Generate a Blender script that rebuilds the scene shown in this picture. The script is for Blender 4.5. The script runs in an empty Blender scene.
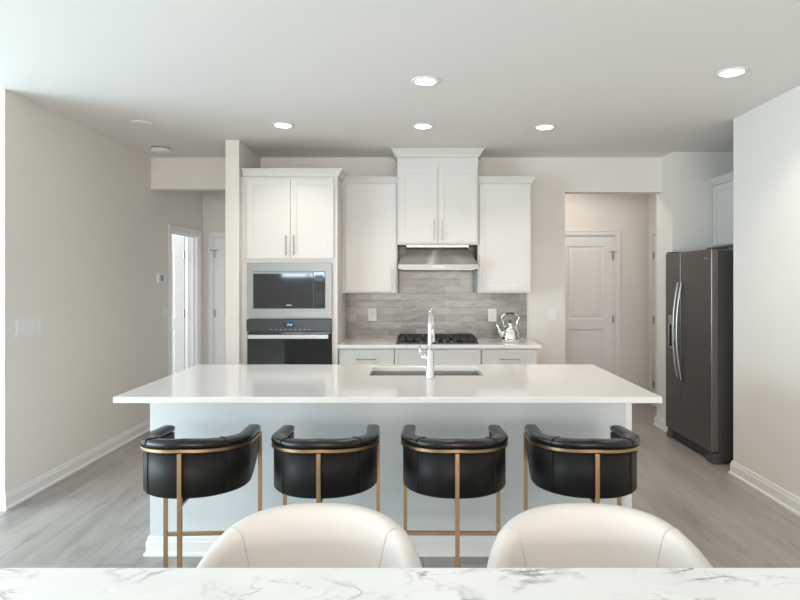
import bpy, bmesh, math, random
from mathutils import Vector, Matrix
PI = math.pi
random.seed(4)
SC = bpy.context.scene
COL = SC.collection

# ------------------------------------------------------------------ camera
cam = bpy.data.cameras.new('camera'); co = bpy.data.objects.new('camera', cam); COL.objects.link(co)
co.location = (0, 0, 1.49); co.rotation_euler = (PI/2, 0, 0)
cam.sensor_width = 36; cam.lens = 583/800*36
cam.shift_x = -16/800; cam.shift_y = -19/800
cam.clip_start = .05
SC.camera = co
# ------------------------------------------------------------------ world, exposure
w = bpy.data.worlds.new('sky'); SC.world = w; w.use_nodes = True
w.node_tree.nodes['Background'].inputs[0].default_value = (.72, .84, 1, 1)
w.node_tree.nodes['Background'].inputs[1].default_value = 1.0
SC.view_settings.view_transform = 'Standard'; SC.view_settings.look = 'None'
SC.view_settings.gamma = 1; SC.view_settings.use_curve_mapping = False
SC.view_settings.exposure = 0.19

DAY = (.67, .885, 1.0); WARM = (1.0, .88, .76)
def area(name, loc, rot, sx, sy, power, color, parent=None, shape='RECTANGLE', spread=None):
    l = bpy.data.lights.new(name, 'AREA'); l.shape = shape; l.size = sx
    if shape == 'RECTANGLE': l.size_y = sy
    l.energy = power; l.color = color
    if spread: l.spread = spread
    o = bpy.data.objects.new(name, l); COL.objects.link(o); o.location = loc; o.rotation_euler = rot
    if parent: o.parent = parent
    return o
# daylight standing in the window openings, plus an added warm rear fill
area('daylight_patio_door', (-5.66, 1.35, 1.2), (0, -PI/2, 0), 2.2, 4.2, 290, DAY)
area('rear_opening_light', (-2.85, -5.06, 1.9), (PI/2, 0, 0), 1.5, .75, 60, DAY)
area('rear_opening_light', (.25, -5.06, 1.40), (PI/2, 0, 0), 3.9, 1.8, 225, (1, .92, .85))  # unseen source added as warm frontal fill, widened to soften it
area('daylight_bedroom_window', (-5.44, 6.6, 1.5), (0, -PI/2, 0), 1.3, 1.6, 85, (.78, .89, 1))

# ------------------------------------------------------------------ materials
def nodes(m):
    m.use_nodes = True
    return m.node_tree, m.node_tree.nodes['Principled BSDF']
def mat(name, col, rough=.5, metal=0, noise=.0, nscale=8, bump=0, bscale=60, coat=0, emit=None, estr=0, stretch=None, spec=None):
    m = bpy.data.materials.new(name); nt, b = nodes(m)
    b.inputs['Roughness'].default_value = rough; b.inputs['Metallic'].default_value = metal
    if spec is not None: b.inputs['Specular IOR Level'].default_value = spec
    b.inputs['Coat Weight'].default_value = coat
    if emit:
        b.inputs['Emission Color'].default_value = (*emit, 1); b.inputs['Emission Strength'].default_value = estr
    tc = nt.nodes.new('ShaderNodeTexCoord'); mp = nt.nodes.new('ShaderNodeMapping')
    nt.links.new(tc.outputs['Object'], mp.inputs[0])
    if stretch: mp.inputs['Scale'].default_value = stretch
    n = nt.nodes.new('ShaderNodeTexNoise'); n.inputs['Scale'].default_value = nscale; n.inputs['Detail'].default_value = 4
    nt.links.new(mp.outputs[0], n.inputs['Vector'])
    r = nt.nodes.new('ShaderNodeMix'); r.data_type = 'RGBA'
    k = noise
    r.inputs[6].default_value = (*[c*(1-k) for c in col], 1); r.inputs[7].default_value = (*[min(1, c*(1+k)) for c in col], 1)
    nt.links.new(n.outputs[0], r.inputs[0]); nt.links.new(r.outputs[2], b.inputs['Base Color'])
    if bump:
        n2 = nt.nodes.new('ShaderNodeTexNoise'); n2.inputs['Scale'].default_value = bscale; n2.inputs['Detail'].default_value = 3
        nt.links.new(mp.outputs[0], n2.inputs['Vector'])
        bp = nt.nodes.new('ShaderNodeBump'); bp.inputs['Strength'].default_value = bump; bp.inputs['Distance'].default_value = .004
        nt.links.new(n2.outputs[0], bp.inputs['Height']); nt.links.new(bp.outputs[0], b.inputs['Normal'])
    return m
M = {}
M['wall'] = mat('wall_paint', (.79, .752, .70), .75, noise=.015, nscale=2, bump=.05, bscale=180)
M['ceiling'] = mat('ceiling_paint', (.83, .80, .765), .85, noise=.01, nscale=2, bump=.06, bscale=140)
M['trim'] = mat('trim_paint', (.80, .79, .775), .4, noise=.01)
M['cabinet'] = mat('cabinet_paint', (.69, .668, .642), .45, noise=.01)
M['island'] = mat('island_paint', (.66, .69, .70), .5, noise=.01)
M['quartz'] = mat('white_quartz', (.76, .745, .725), .10, noise=.02, nscale=60, coat=.2)
M['steel'] = mat('brushed_steel', (.62, .61, .60), .30, 1, noise=.06, nscale=30, stretch=(1, 1, 30))
M['steel_h'] = mat('brushed_steel_sideways', (.26, .258, .25), .38, 1, noise=.06, nscale=20, stretch=(.3, 1, 30))
M['hood'] = mat('hood_steel', (.50, .49, .48), .24, 1, noise=.05, nscale=20, stretch=(.3, 1, 30))
M['nickel'] = mat('brushed_nickel', (.40, .385, .36), .35, 1)
M['chrome'] = mat('chrome', (.80, .81, .82), .08, 1)
M['blksteel'] = mat('black_stainless', (.155, .148, .142), .30, .85, noise=.05, nscale=20, stretch=(1, 1, .05))
M['blksteel_edge'] = mat('black_stainless_edge', (.36, .35, .34), .35, .9)
M['fridge_side'] = mat('fridge_side_paint', (.085, .085, .08), .5, .2)
M['handle'] = mat('fridge_handle_steel', (.46, .46, .455), .33, 1)
M['glass'] = mat('black_glass', (.018, .02, .022), .05, 0, coat=.4)
M['glass_frame'] = mat('black_enamel', (.035, .036, .038), .25)
M['grille'] = mat('dark_plastic', (.03, .03, .03), .5)
M['iron'] = mat('cast_iron', (.02, .02, .02), .5, 0, bump=.1)
M['leather'] = mat('black_leather', (.012, .011, .010), .42, 0, spec=.18, noise=.15, nscale=25, bump=.10, bscale=260)
M['pad'] = mat('glossy_black_leather', (.010, .010, .010), .24, 0, spec=.35, noise=.15, nscale=25, bump=.08, bscale=60)
M['brass'] = mat('brushed_brass', (.43, .29, .16), .36, 1, noise=.1, nscale=15)
M['fabric'] = mat('cream_upholstery', (.72, .665, .62), .85, 0, noise=.03, nscale=120, bump=.12, bscale=500)
M['seam'] = mat('taupe_piping', (.60, .56, .52), .8)
M['plastic'] = mat('white_plastic', (.82, .81, .79), .4)
M['plastic_grey'] = mat('grey_plastic', (.25, .25, .25), .4)
M['lens'] = mat('lamp_lens', (.9, .9, .9), .5, emit=(1, .93, .84), estr=14)
M['blue'] = mat('blue_digits', (.0, .05, .2), .4, emit=(.06, .35, 1), estr=2.2)
M['kettle'] = mat('polished_steel', (.88, .88, .87), .07, 1, bump=.35, bscale=9)

_nt = M['hood'].node_tree; _b = _nt.nodes['Principled BSDF']; _t = _nt.nodes.new('ShaderNodeTangent')
_t.direction_type = 'RADIAL'; _t.axis = 'Z'; _nt.links.new(_t.outputs[0], _b.inputs['Tangent']); _b.inputs['Anisotropic'].default_value = .95; _b.inputs['Anisotropic Rotation'].default_value = .25
def floor_mat():
    m = bpy.data.materials.new('oak_plank_floor'); nt, b = nodes(m); L = nt.links.new
    tc = nt.nodes.new('ShaderNodeTexCoord'); mp = nt.nodes.new('ShaderNodeMapping')
    mp.inputs['Rotation'].default_value = (0, 0, -PI/2); mp.inputs['Location'].default_value = (.35, .04, 0)
    L(tc.outputs['Object'], mp.inputs[0])
    br = nt.nodes.new('ShaderNodeTexBrick'); br.offset = .37; br.squash = 1
    br.inputs['Scale'].default_value = 1; br.inputs['Brick Width'].default_value = 1.3; br.inputs['Row Height'].default_value = .19
    br.inputs['Mortar Size'].default_value = .0016; br.inputs['Mortar Smooth'].default_value = .3; br.inputs['Bias'].default_value = 0
    br.inputs['Color1'].default_value = (.335, .308, .283, 1); br.inputs['Color2'].default_value = (.41, .383, .357, 1)
    br.inputs['Mortar'].default_value = (.23, .21, .19, 1)
    L(mp.outputs[0], br.inputs['Vector'])
    st = nt.nodes.new('ShaderNodeMapping'); st.inputs['Scale'].default_value = (1.0, 6, 1); L(mp.outputs[0], st.inputs[0])
    n = nt.nodes.new('ShaderNodeTexNoise'); n.inputs['Scale'].default_value = 1.6; n.inputs['Detail'].default_value = 7; n.inputs['Distortion'].default_value = .6
    L(st.outputs[0], n.inputs['Vector'])
    rp = nt.nodes.new('ShaderNodeValToRGB'); rp.color_ramp.elements[0].position = .30; rp.color_ramp.elements[0].color = (.78, .77, .76, 1)
    rp.color_ramp.elements[1].position = .58; rp.color_ramp.elements[1].color = (1.08, 1.08, 1.08, 1)
    L(n.outputs[0], rp.inputs[0])
    mx = nt.nodes.new('ShaderNodeMix'); mx.data_type = 'RGBA'; mx.blend_type = 'MULTIPLY'; mx.inputs[0].default_value = .75
    L(br.outputs['Color'], mx.inputs[6]); L(rp.outputs[0], mx.inputs[7])
    # knots and darker streaks
    st2 = nt.nodes.new('ShaderNodeMapping'); st2.inputs['Scale'].default_value = (1.0, 4.5, 1); L(mp.outputs[0], st2.inputs[0])
    n2 = nt.nodes.new('ShaderNodeTexNoise'); n2.inputs['Scale'].default_value = 2.4; n2.inputs['Detail'].default_value = 3; n2.inputs['Distortion'].default_value = 1.2
    L(st2.outputs[0], n2.inputs['Vector'])
    rp2 = nt.nodes.new('ShaderNodeValToRGB'); rp2.color_ramp.elements[0].position = .27; rp2.color_ramp.elements[0].color = (.52, .49, .47, 1)
    rp2.color_ramp.elements[1].position = .40; rp2.color_ramp.elements[1].color = (1, 1, 1, 1)
    L(n2.outputs[0], rp2.inputs[0])
    mx2 = nt.nodes.new('ShaderNodeMix'); mx2.data_type = 'RGBA'; mx2.blend_type = 'MULTIPLY'; mx2.inputs[0].default_value = .5
    L(mx.outputs[2], mx2.inputs[6]); L(rp2.outputs[0], mx2.inputs[7])
    L(mx2.outputs[2], b.inputs['Base Color']); b.inputs['Roughness'].default_value = .38
    bp = nt.nodes.new('ShaderNodeBump'); bp.inputs['Strength'].default_value = .15; bp.inputs['Distance'].default_value = .002
    L(n.outputs[0], bp.inputs['Height']); L(bp.outputs[0], b.inputs['Normal'])
    return m
M['floor'] = floor_mat()

def marble_mat():
    m = bpy.data.materials.new('white_marble'); nt, b = nodes(m); L = nt.links.new
    tc = nt.nodes.new('ShaderNodeTexCoord')
    mp = nt.nodes.new('ShaderNodeMapping'); mp.inputs['Location'].default_value = (1.7, .4, .2); mp.inputs['Rotation'].default_value = (0, 0, .35)
    mp.inputs['Scale'].default_value = (1, 1.6, 1); L(tc.outputs['Object'], mp.inputs[0])
    def vein(scale, dist, wdt, det):
        n = nt.nodes.new('ShaderNodeTexNoise'); n.inputs['Scale'].default_value = scale; n.inputs['Detail'].default_value = det
        n.inputs['Distortion'].default_value = dist; L(mp.outputs[0], n.inputs['Vector'])
        a = nt.nodes.new('ShaderNodeMath'); a.operation = 'SUBTRACT'; a.inputs[1].default_value = .5; L(n.outputs[0], a.inputs[0])
        c = nt.nodes.new('ShaderNodeMath'); c.operation = 'ABSOLUTE'; L(a.outputs[0], c.inputs[0])
        r = nt.nodes.new('ShaderNodeMapRange'); r.inputs[1].default_value = 0; r.inputs[2].default_value = wdt
        r.inputs[3].default_value = 1; r.inputs[4].default_value = 0; L(c.outputs[0], r.inputs[0])
        return r.outputs[0]
    v1 = vein(2.4, 1.0, .022, 6); v2 = vein(6.5, .7, .02, 5)
    msk = nt.nodes.new('ShaderNodeTexNoise'); msk.inputs['Scale'].default_value = 5; L(mp.outputs[0], msk.inputs['Vector'])
    mr = nt.nodes.new('ShaderNodeMapRange'); mr.inputs[1].default_value = .45; mr.inputs[2].default_value = .68; L(msk.outputs[0], mr.inputs[0])
    def mul(a, c):
        x = nt.nodes.new('ShaderNodeMath'); x.operation = 'MULTIPLY'; L(a, x.inputs[0])
        if isinstance(c, float): x.inputs[1].default_value = c
        else: L(c, x.inputs[1])
        return x.outputs[0]
    def add(a, c):
        x = nt.nodes.new('ShaderNodeMath'); x.operation = 'ADD'; x.use_clamp = True; L(a, x.inputs[0]); L(c, x.inputs[1]); return x.outputs[0]
    f = add(mul(mul(v1, mr.outputs[0]), 1.0), mul(mul(v2, mr.outputs[0]), .55))
    cl = nt.nodes.new('ShaderNodeTexNoise'); cl.inputs['Scale'].default_value = 3; cl.inputs['Detail'].default_value = 6; L(mp.outputs[0], cl.inputs['Vector'])
    cr = nt.nodes.new('ShaderNodeMapRange'); cr.inputs[1].default_value = .5; cr.inputs[2].default_value = .8; cr.inputs[4].default_value = .16; L(cl.outputs[0], cr.inputs[0])
    f = add(f, cr.outputs[0])
    mx = nt.nodes.new('ShaderNodeMix'); mx.data_type = 'RGBA'; mx.inputs[6].default_value = (.97, .955, .94, 1); mx.inputs[7].default_value = (.34, .33, .32, 1)
    L(f, mx.inputs[0]); L(mx.outputs[2], b.inputs['Base Color']); b.inputs['Roughness'].default_value = .35
    return m
M['marble'] = marble_mat()

def tile_mat():
    m = bpy.data.materials.new('glazed_grey_tile'); nt, b = nodes(m); L = nt.links.new
    tc = nt.nodes.new('ShaderNodeTexCoord'); mp = nt.nodes.new('ShaderNodeMapping')
    mp.inputs['Rotation'].default_value = (-PI/2, 0, 0); L(tc.outputs['Object'], mp.inputs[0])
    br = nt.nodes.new('ShaderNodeTexBrick'); br.offset = .5
    br.inputs['Scale'].default_value = 1; br.inputs['Brick Width'].default_value = .30; br.inputs['Row Height'].default_value = .072
    br.inputs['Mortar Size'].default_value = .0022; br.inputs['Mortar Smooth'].default_value = .4; br.inputs['Bias'].default_value = 0
    br.inputs['Color1'].default_value = (.26, .245, .225, 1); br.inputs['Color2'].default_value = (.42, .395, .36, 1)
    br.inputs['Mortar'].default_value = (.42, .405, .38, 1); L(mp.outputs[0], br.inputs['Vector'])
    n = nt.nodes.new('ShaderNodeTexNoise'); n.inputs['Scale'].default_value = 9; n.inputs['Detail'].default_value = 3
    st = nt.nodes.new('ShaderNodeMapping'); st.inputs['Scale'].default_value = (1, 3, 1); L(mp.outputs[0], st.inputs[0]); L(st.outputs[0], n.inputs['Vector'])
    rp = nt.nodes.new('ShaderNodeMapRange'); rp.inputs[1].default_value = .3; rp.inputs[2].default_value = .7; rp.inputs[3].default_value = .82; rp.inputs[4].default_value = 1.15
    L(n.outputs[0], rp.inputs[0])
    mx = nt.nodes.new('ShaderNodeMix'); mx.data_type = 'RGBA'; mx.blend_type = 'MULTIPLY'; mx.inputs[0].default_value = 1
    L(br.outputs['Color'], mx.inputs[6]); L(rp.outputs[0], mx.inputs[7]); L(mx.outputs[2], b.inputs['Base Color'])
    b.inputs['Roughness'].default_value = .18; b.inputs['Specular IOR Level'].default_value = .35
    inv = nt.nodes.new('ShaderNodeMath'); inv.operation = 'SUBTRACT'; inv.inputs[0].default_value = 1; L(br.outputs['Fac'], inv.inputs[1])
    b1 = nt.nodes.new('ShaderNodeBump'); b1.inputs['Strength'].default_value = .6; b1.inputs['Distance'].default_value = .002; L(inv.outputs[0], b1.inputs['Height'])
    b2 = nt.nodes.new('ShaderNodeBump'); b2.inputs['Strength'].default_value = .14; b2.inputs['Distance'].default_value = .01
    L(n.outputs[0], b2.inputs['Height']); L(b1.outputs[0], b2.inputs['Normal']); L(b2.outputs[0], b.inputs['Normal'])
    return m
M['tile'] = tile_mat()

# ------------------------------------------------------------------ mesh helpers (world coordinates)
OFF = {}
def box(bm, x0, x1, y0, y1, z0, z1):
    v = [bm.verts.new((x, y, z)) for z in (z0, z1) for y in (y0, y1) for x in (x0, x1)]
    for f in ((0, 2, 3, 1), (4, 5, 7, 6), (0, 1, 5, 4), (2, 6, 7, 3), (0, 4, 6, 2), (1, 3, 7, 5)):
        bm.faces.new([v[i] for i in f])
def B(*boxes):
    bm = bmesh.new()
    for b in boxes: box(bm, *b)
    return bm
def cyl(bm, p, q, r0, r1=None, seg=20, cap=True):
    p, q = Vector(p), Vector(q); r1 = r0 if r1 is None else r1
    d = (q-p).normalized(); a = d.orthogonal().normalized(); c = d.cross(a)
    A = [bm.verts.new(p + (a*math.cos(2*PI*i/seg)+c*math.sin(2*PI*i/seg))*r0) for i in range(seg)]
    D = [bm.verts.new(q + (a*math.cos(2*PI*i/seg)+c*math.sin(2*PI*i/seg))*r1) for i in range(seg)]
    for i in range(seg): bm.faces.new((A[i], A[(i+1) % seg], D[(i+1) % seg], D[i]))
    if cap: bm.faces.new(A[::-1]); bm.faces.new(D)
def tube(bm, pts, r, seg=12, closed=False):
    pts = [Vector(p) for p in pts]; n = len(pts); rings = []; a = None
    for i, p in enumerate(pts):
        if closed: d = (pts[(i+1) % n]-pts[i-1]).normalized()
        else: d = (pts[min(i+1, n-1)]-pts[max(i-1, 0)]).normalized()
        a = d.orthogonal().normalized() if a is None else (a - d*a.dot(d)).normalized()
        c = d.cross(a); rr = r[i] if isinstance(r, (list, tuple)) else r
        rings.append([bm.verts.new(p + (a*math.cos(2*PI*k/seg)+c*math.sin(2*PI*k/seg))*rr) for k in range(seg)])
    m = n if closed else n-1
    for i in range(m):
        A, D = rings[i], rings[(i+1) % n]
        for k in range(seg): bm.faces.new((A[k], A[(k+1) % seg], D[(k+1) % seg], D[k]))
    if not closed: bm.faces.new(rings[0][::-1]); bm.faces.new(rings[-1])
def lathe(bm, c, prof, seg=40):
    cx, cy, cz = c; rings = []
    for r, z in prof:
        rings.append([bm.verts.new((cx+r*math.cos(2*PI*k/seg), cy+r*math.sin(2*PI*k/seg), cz+z)) for k in range(seg)])
    for A, D in zip(rings, rings[1:]):
        for k in range(seg): bm.faces.new((A[k], A[(k+1) % seg], D[(k+1) % seg], D[k]))
    bm.faces.new(rings[0][::-1]); bm.faces.new(rings[-1])
def loft(bm, sections):
    rings = [[bm.verts.new(p) for p in s] for s in sections]; n = len(rings[0])
    for A, D in zip(rings, rings[1:]):
        for k in range(n): bm.faces.new((A[k], A[(k+1) % n], D[(k+1) % n], D[k]))
    bm.faces.new(rings[0][::-1]); bm.faces.new(rings[-1])
def plate(us, vs, holes, w0, w1, fn):
    """slab with rectangular holes; fn(u,v,w)->xyz"""
    us = sorted(set(list(us)+[h[0] for h in holes]+[h[1] for h in holes])); vs = sorted(set(list(vs)+[h[2] for h in holes]+[h[3] for h in holes]))
    bm = bmesh.new(); V = {}
    def v(i, j, k):
        if (i, j, k) not in V: V[i, j, k] = bm.verts.new(fn(us[i], vs[j], (w0, w1)[k]))
        return V[i, j, k]
    def solid(i, j):
        if not (0 <= i < len(us)-1 and 0 <= j < len(vs)-1): return False
        cu, cv = (us[i]+us[i+1])/2, (vs[j]+vs[j+1])/2
        return not any(h[0] < cu < h[1] and h[2] < cv < h[3] for h in holes)
    for i in range(len(us)-1):
        for j in range(len(vs)-1):
            if not solid(i, j): continue
            for k in (0, 1): bm.faces.new([v(i, j, k), v(i+1, j, k), v(i+1, j+1, k), v(i, j+1, k)])
            for (di, dj, a, b) in ((-1, 0, (i, j), (i, j+1)), (1, 0, (i+1, j), (i+1, j+1)), (0, -1, (i, j), (i+1, j)), (0, 1, (i, j+1), (i+1, j+1))):
                if not solid(i+di, j+dj): bm.faces.new([v(*a, 0), v(*b, 0), v(*b, 1), v(*a, 1)])
    return bm
def obj(name, bm, m, parent=None, smooth=False, bev=0, subsurf=0, label=None, weld=False):
    off = OFF.get(parent.name, Vector((0, 0, 0))) if parent else Vector((0, 0, 0))
    bmesh.ops.recalc_face_normals(bm, faces=bm.faces[:])
    if off.length: bmesh.ops.translate(bm, vec=-off, verts=bm.verts[:])
    me = bpy.data.meshes.new(name); bm.to_mesh(me); bm.free()
    me.materials.append(M[m] if isinstance(m, str) else m)
    o = bpy.data.objects.new(name, me); COL.objects.link(o)
    if parent: o.parent = parent
    OFF[o.name] = off
    if smooth:
        for p in me.polygons: p.use_smooth = True
    if bev:
        b = o.modifiers.new('bevel', 'BEVEL'); b.width = bev; b.segments = 3; b.limit_method = 'ANGLE'; b.angle_limit = math.radians(40); b.harden_normals = False
    if subsurf:
        s = o.modifiers.new('subd', 'SUBSURF'); s.levels = subsurf; s.render_levels = subsurf
    if label: o['label'] = label
    return o
def thing(name, loc, label, cat, group=None):
    o = bpy.data.objects.new(name, None); COL.objects.link(o); o.location = loc; o.empty_display_size = .1
    OFF[o.name] = Vector(loc); o['label'] = label; o['category'] = cat
    if group: o['group'] = group
    return o
def tag(o, label, cat, group=None):
    o['label'] = label; o['category'] = cat
    if group: o['group'] = group
    return o
def struct(name, bm, m, parent=None, **k):
    o = obj(name, bm, m, parent, **k); o['kind'] = 'structure'; return o
def dup(root, loc, label, group=None, rz=0):
    def rec(o, par):
        c = o.copy(); COL.objects.link(c); c.parent = par
        for ch in list(kids[o]): rec(ch, c)
        return c
    kids = {}
    def walk(o):
        kids[o] = list(o.children)
        for ch in kids[o]: walk(ch)
    walk(root); r = rec(root, None); r.location = loc; r.rotation_euler = (0, 0, rz); r['label'] = label
    if group: r['group'] = group
    return r
XZ = lambda u, v, w: (u, w, v)      # plate in a wall facing the camera
YZ = lambda u, v, w: (w, u, v)      # plate in a side wall
XY = lambda u, v, w: (u, v, w)

# ------------------------------------------------------------------ the setting
H = 2.74; XR = 2.45; XL = -2.68; YB = 5.90
struct('floor', B((-5.72, 3.45, -5.15, 8.6, -.06, 0)), 'floor')
struct('ceiling', B((-5.72, 3.45, -5.15, 8.6, H, H+.1)), 'ceiling')
PX0, PX1, PY = -1.69, -1.57, 5.17
OPX, OPZ = 1.508, 2.39; XA = 2.485
struct('wall_back', plate([PX1, 3.42], [0, H], [(OPX, XA, -1, OPZ)], YB, YB+.12, XZ), 'wall')
struct('wall_header', B((XL, PX0, YB, YB+.12, 2.42, H)), 'wall')
struct('wall_partition', B((PX0, PX1, PY, 7.33, 0, H)), 'wall')
struct('wall_left', plate([3.80, 7.45], [0, H], [(6.36, 7.17, -1, 2.05)], XL-.12, XL, YZ), 'wall')
struct('wall_corner', B((-5.60, XL-.12, 3.80, 3.92, 0, H)), 'wall')
struct('wall_far_left', plate([-5.12, 3.92], [0, H], [(-.75, 3.45, .1, 2.3)], -5.72, -5.60, YZ), 'wall')
struct('wall_rear', plate([-5.60, 2.57], [0, H], [(-3.6, -2.1, 1.55, 2.3), (-1.7, 2.2, .5, 2.3)], -5.12, -5.0, XZ), 'wall')
struct('wall_right', B((XR, XR+.12, -5.0, 4.50, 0, H), (XR+.12, 3.42, 4.38, 4.50, 0, H)), 'wall')
struct('wall_alcove', B((3.30, 3.42, 4.50, YB, 0, H), (XA, 3.30, 5.65, 5.77, 0, H), (XA, XA+.12, 5.77, YB, 0, H)), 'wall')
struct('wall_hall', plate([XL, PX1], [0, H], [(-2.55, -1.78, -1, 2.055)], 7.33, 7.45, XZ), 'wall')
struct('wall_bedroom', B((-5.5, XL-.12, 5.0, 5.12, 0, H), (-5.5, XL-.12, 8.4, 8.52, 0, H), (-5.62, -5.5, 5.0, 8.52, 0, H)), 'wall')
struct('wall_bedroom_side', B((XL-.12, XL, 7.45, 8.52, 0, H)), 'wall')
struct('wall_vestibule', plate([1.18, 2.95], [0, H], [(1.715, 2.425, -1, 2.05)], 7.10, 7.22, XZ), 'wall')
struct('wall_vestibule_left', B((1.18, 1.30, YB+.12, 7.10, 0, H)), 'wall')
struct('wall_vestibule_right', plate([YB+.12, 7.10], [0, H], [(6.19, 6.97, -1, 2.05)], 2.83, 2.95, YZ), 'wall')
# behind closed doors
struct('wall_closet', B((1.6, 2.5, 7.40, 7.45, 0, H), (3.15, 3.2, 6.02, 7.1, 0, H), (-2.66, -1.57, 7.62, 7.66, 0, H)), 'wall')

# window frames of the living area behind the camera
def winframe(n, u0, u1, v0, v1, w0, w1, fn, mull):
    t = .05; bm = plate([u0, u1], [v0, v1], [(a+t/2, b-t/2, v0+t, v1-t) for a, b in zip([u0+t/2]+mull, mull+[u1-t/2])], w0, w1, fn)
    struct('window_%d' % n, bm, 'trim')
winframe(1, -.75, 3.45, .1, 2.3, -5.64, -5.60, YZ, [.65, 2.05])
winframe(2, -3.6, -2.1, 1.55, 2.3, -5.04, -5.0, XZ, [-2.85])
winframe(3, -1.7, 2.2, .5, 2.3, -5.04, -5.0, XZ, [-.4, .9])  # unseen opening added for the warm rear fill, sized for softer light

# baseboards: profile swept along straight runs with mitres
PROF = [(0, 0), (.026, 0), (.026, .012), (.018, .020), (.016, .022), (.016, .074), (.012, .081), (.010, .096), (.006, .105), (0, .105)]
def base_run(bm, p, q, n, m0=0, m1=0, prof=PROF, z0=0):
    p, q, n = Vector((*p, z0)), Vector((*q, z0)), Vector((*n, 0)); d = (q-p).normalized()
    loft(bm, [[p + n*a + d*(-m0*a) + Vector((0, 0, z)) for a, z in prof], [q + n*a + d*(m1*a) + Vector((0, 0, z)) for a, z in prof]])
def baseboard(name, runs, parent=None, prof=PROF):
    bm = bmesh.new()
    for r in runs: base_run(bm, *r, prof=prof)
    if parent: return obj(name, bm, 'trim', parent)
    return struct(name, bm, 'trim')
e = .0005
baseboard('baseboard_left', [((XL+e, 3.80), (XL+e, 6.295), (1, 0), 1, 0), ((XL-2.9, 3.80-e), (XL+e, 3.80-e), (0, -1), 0, 1), ((XL+e, 7.24), (XL+e, 7.33), (1, 0), 0, -1)])
baseboard('baseboard_right', [((XR-e, -5), (XR-e, 4.50), (-1, 0), 0, 1), ((XR-e, 4.50+e), (XR+.6, 4.50+e), (0, 1), 1, 0)])
baseboard('baseboard_alcove', [((XA-e, 5.65), (XA-e, 6.02), (-1, 0), 1, 1), ((XA-e, 5.65-e), (3.3, 5.65-e), (0, -1), 1, 0)])
baseboard('baseboard_back', [((1.14, YB-e), (OPX, YB-e), (0, -1), 0, 1), ((OPX+e, YB), (OPX+e, YB+.12), (1, 0), 1, 1)])
baseboard('baseboard_partition', [((PX0-e, PY), (PX0-e, 7.33), (-1, 0), 1, -1), ((PX0, PY-e), (PX1, PY-e), (0, -1), 1, 1)])
baseboard('baseboard_vestibule', [((2.484, 7.10-e), (2.83, 7.10-e), (0, -1), 0, -1), ((XA+.07, 6.02+e), (2.83, 6.02+e), (0, 1), 0, -1), ((1.30+e, 6.02), (1.30+e, 7.1), (1, 0), 0, -1)])

# door casings (trim) and jambs
def casing(n, u0, u1, ztop, w0, w1, fn, jw0, jw1, c=.058):
    # casing ring + jamb lining, all one U-shaped trim
    bm = plate([u0-c, u1+c], [0, ztop+c], [(u0, u1, -1, ztop)], w0, w1, fn)
    s = 1 if w1 > w0 else -1
    b2 = plate([u0-c, u1+c], [0, ztop+c], [(u0-c+.018, u1+c-.018, -1, ztop+c-.018)], w1, w1+s*.006, fn)
    b3 = plate([u0, u1], [0, ztop], [(u0+.018, u1-.018, -1, ztop-.018)], jw0, jw1, fn)
    b4 = plate([u0+.018, u1-.018], [0, ztop-.018], [(u0+.03, u1-.03, -1, ztop-.03)], (jw0+jw1)/2-.01, (jw0+jw1)/2+.015, fn)
    for b in (b2, b3, b4):
        me = bpy.data.meshes.new('t'); b.to_mesh(me); b.free(); bm.from_mesh(me); bpy.data.meshes.remove(me)
    return struct('trim_%d' % n, bm, 'trim', bev=.002)
casing(1, 6.36, 7.17, 2.05, XL+e, XL+.016, YZ, XL-.119, XL)
casing(2, -2.55, -1.78, 2.055, 7.33-e, 7.314, XZ, 7.449, 7.33)
casing(3, 1.715, 2.425, 2.05, 7.10-e, 7.084, XZ, 7.219, 7.10)
casing(4, 6.19, 6.97, 2.05, 2.83-e, 2.814, YZ, 2.949, 2.83)

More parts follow.
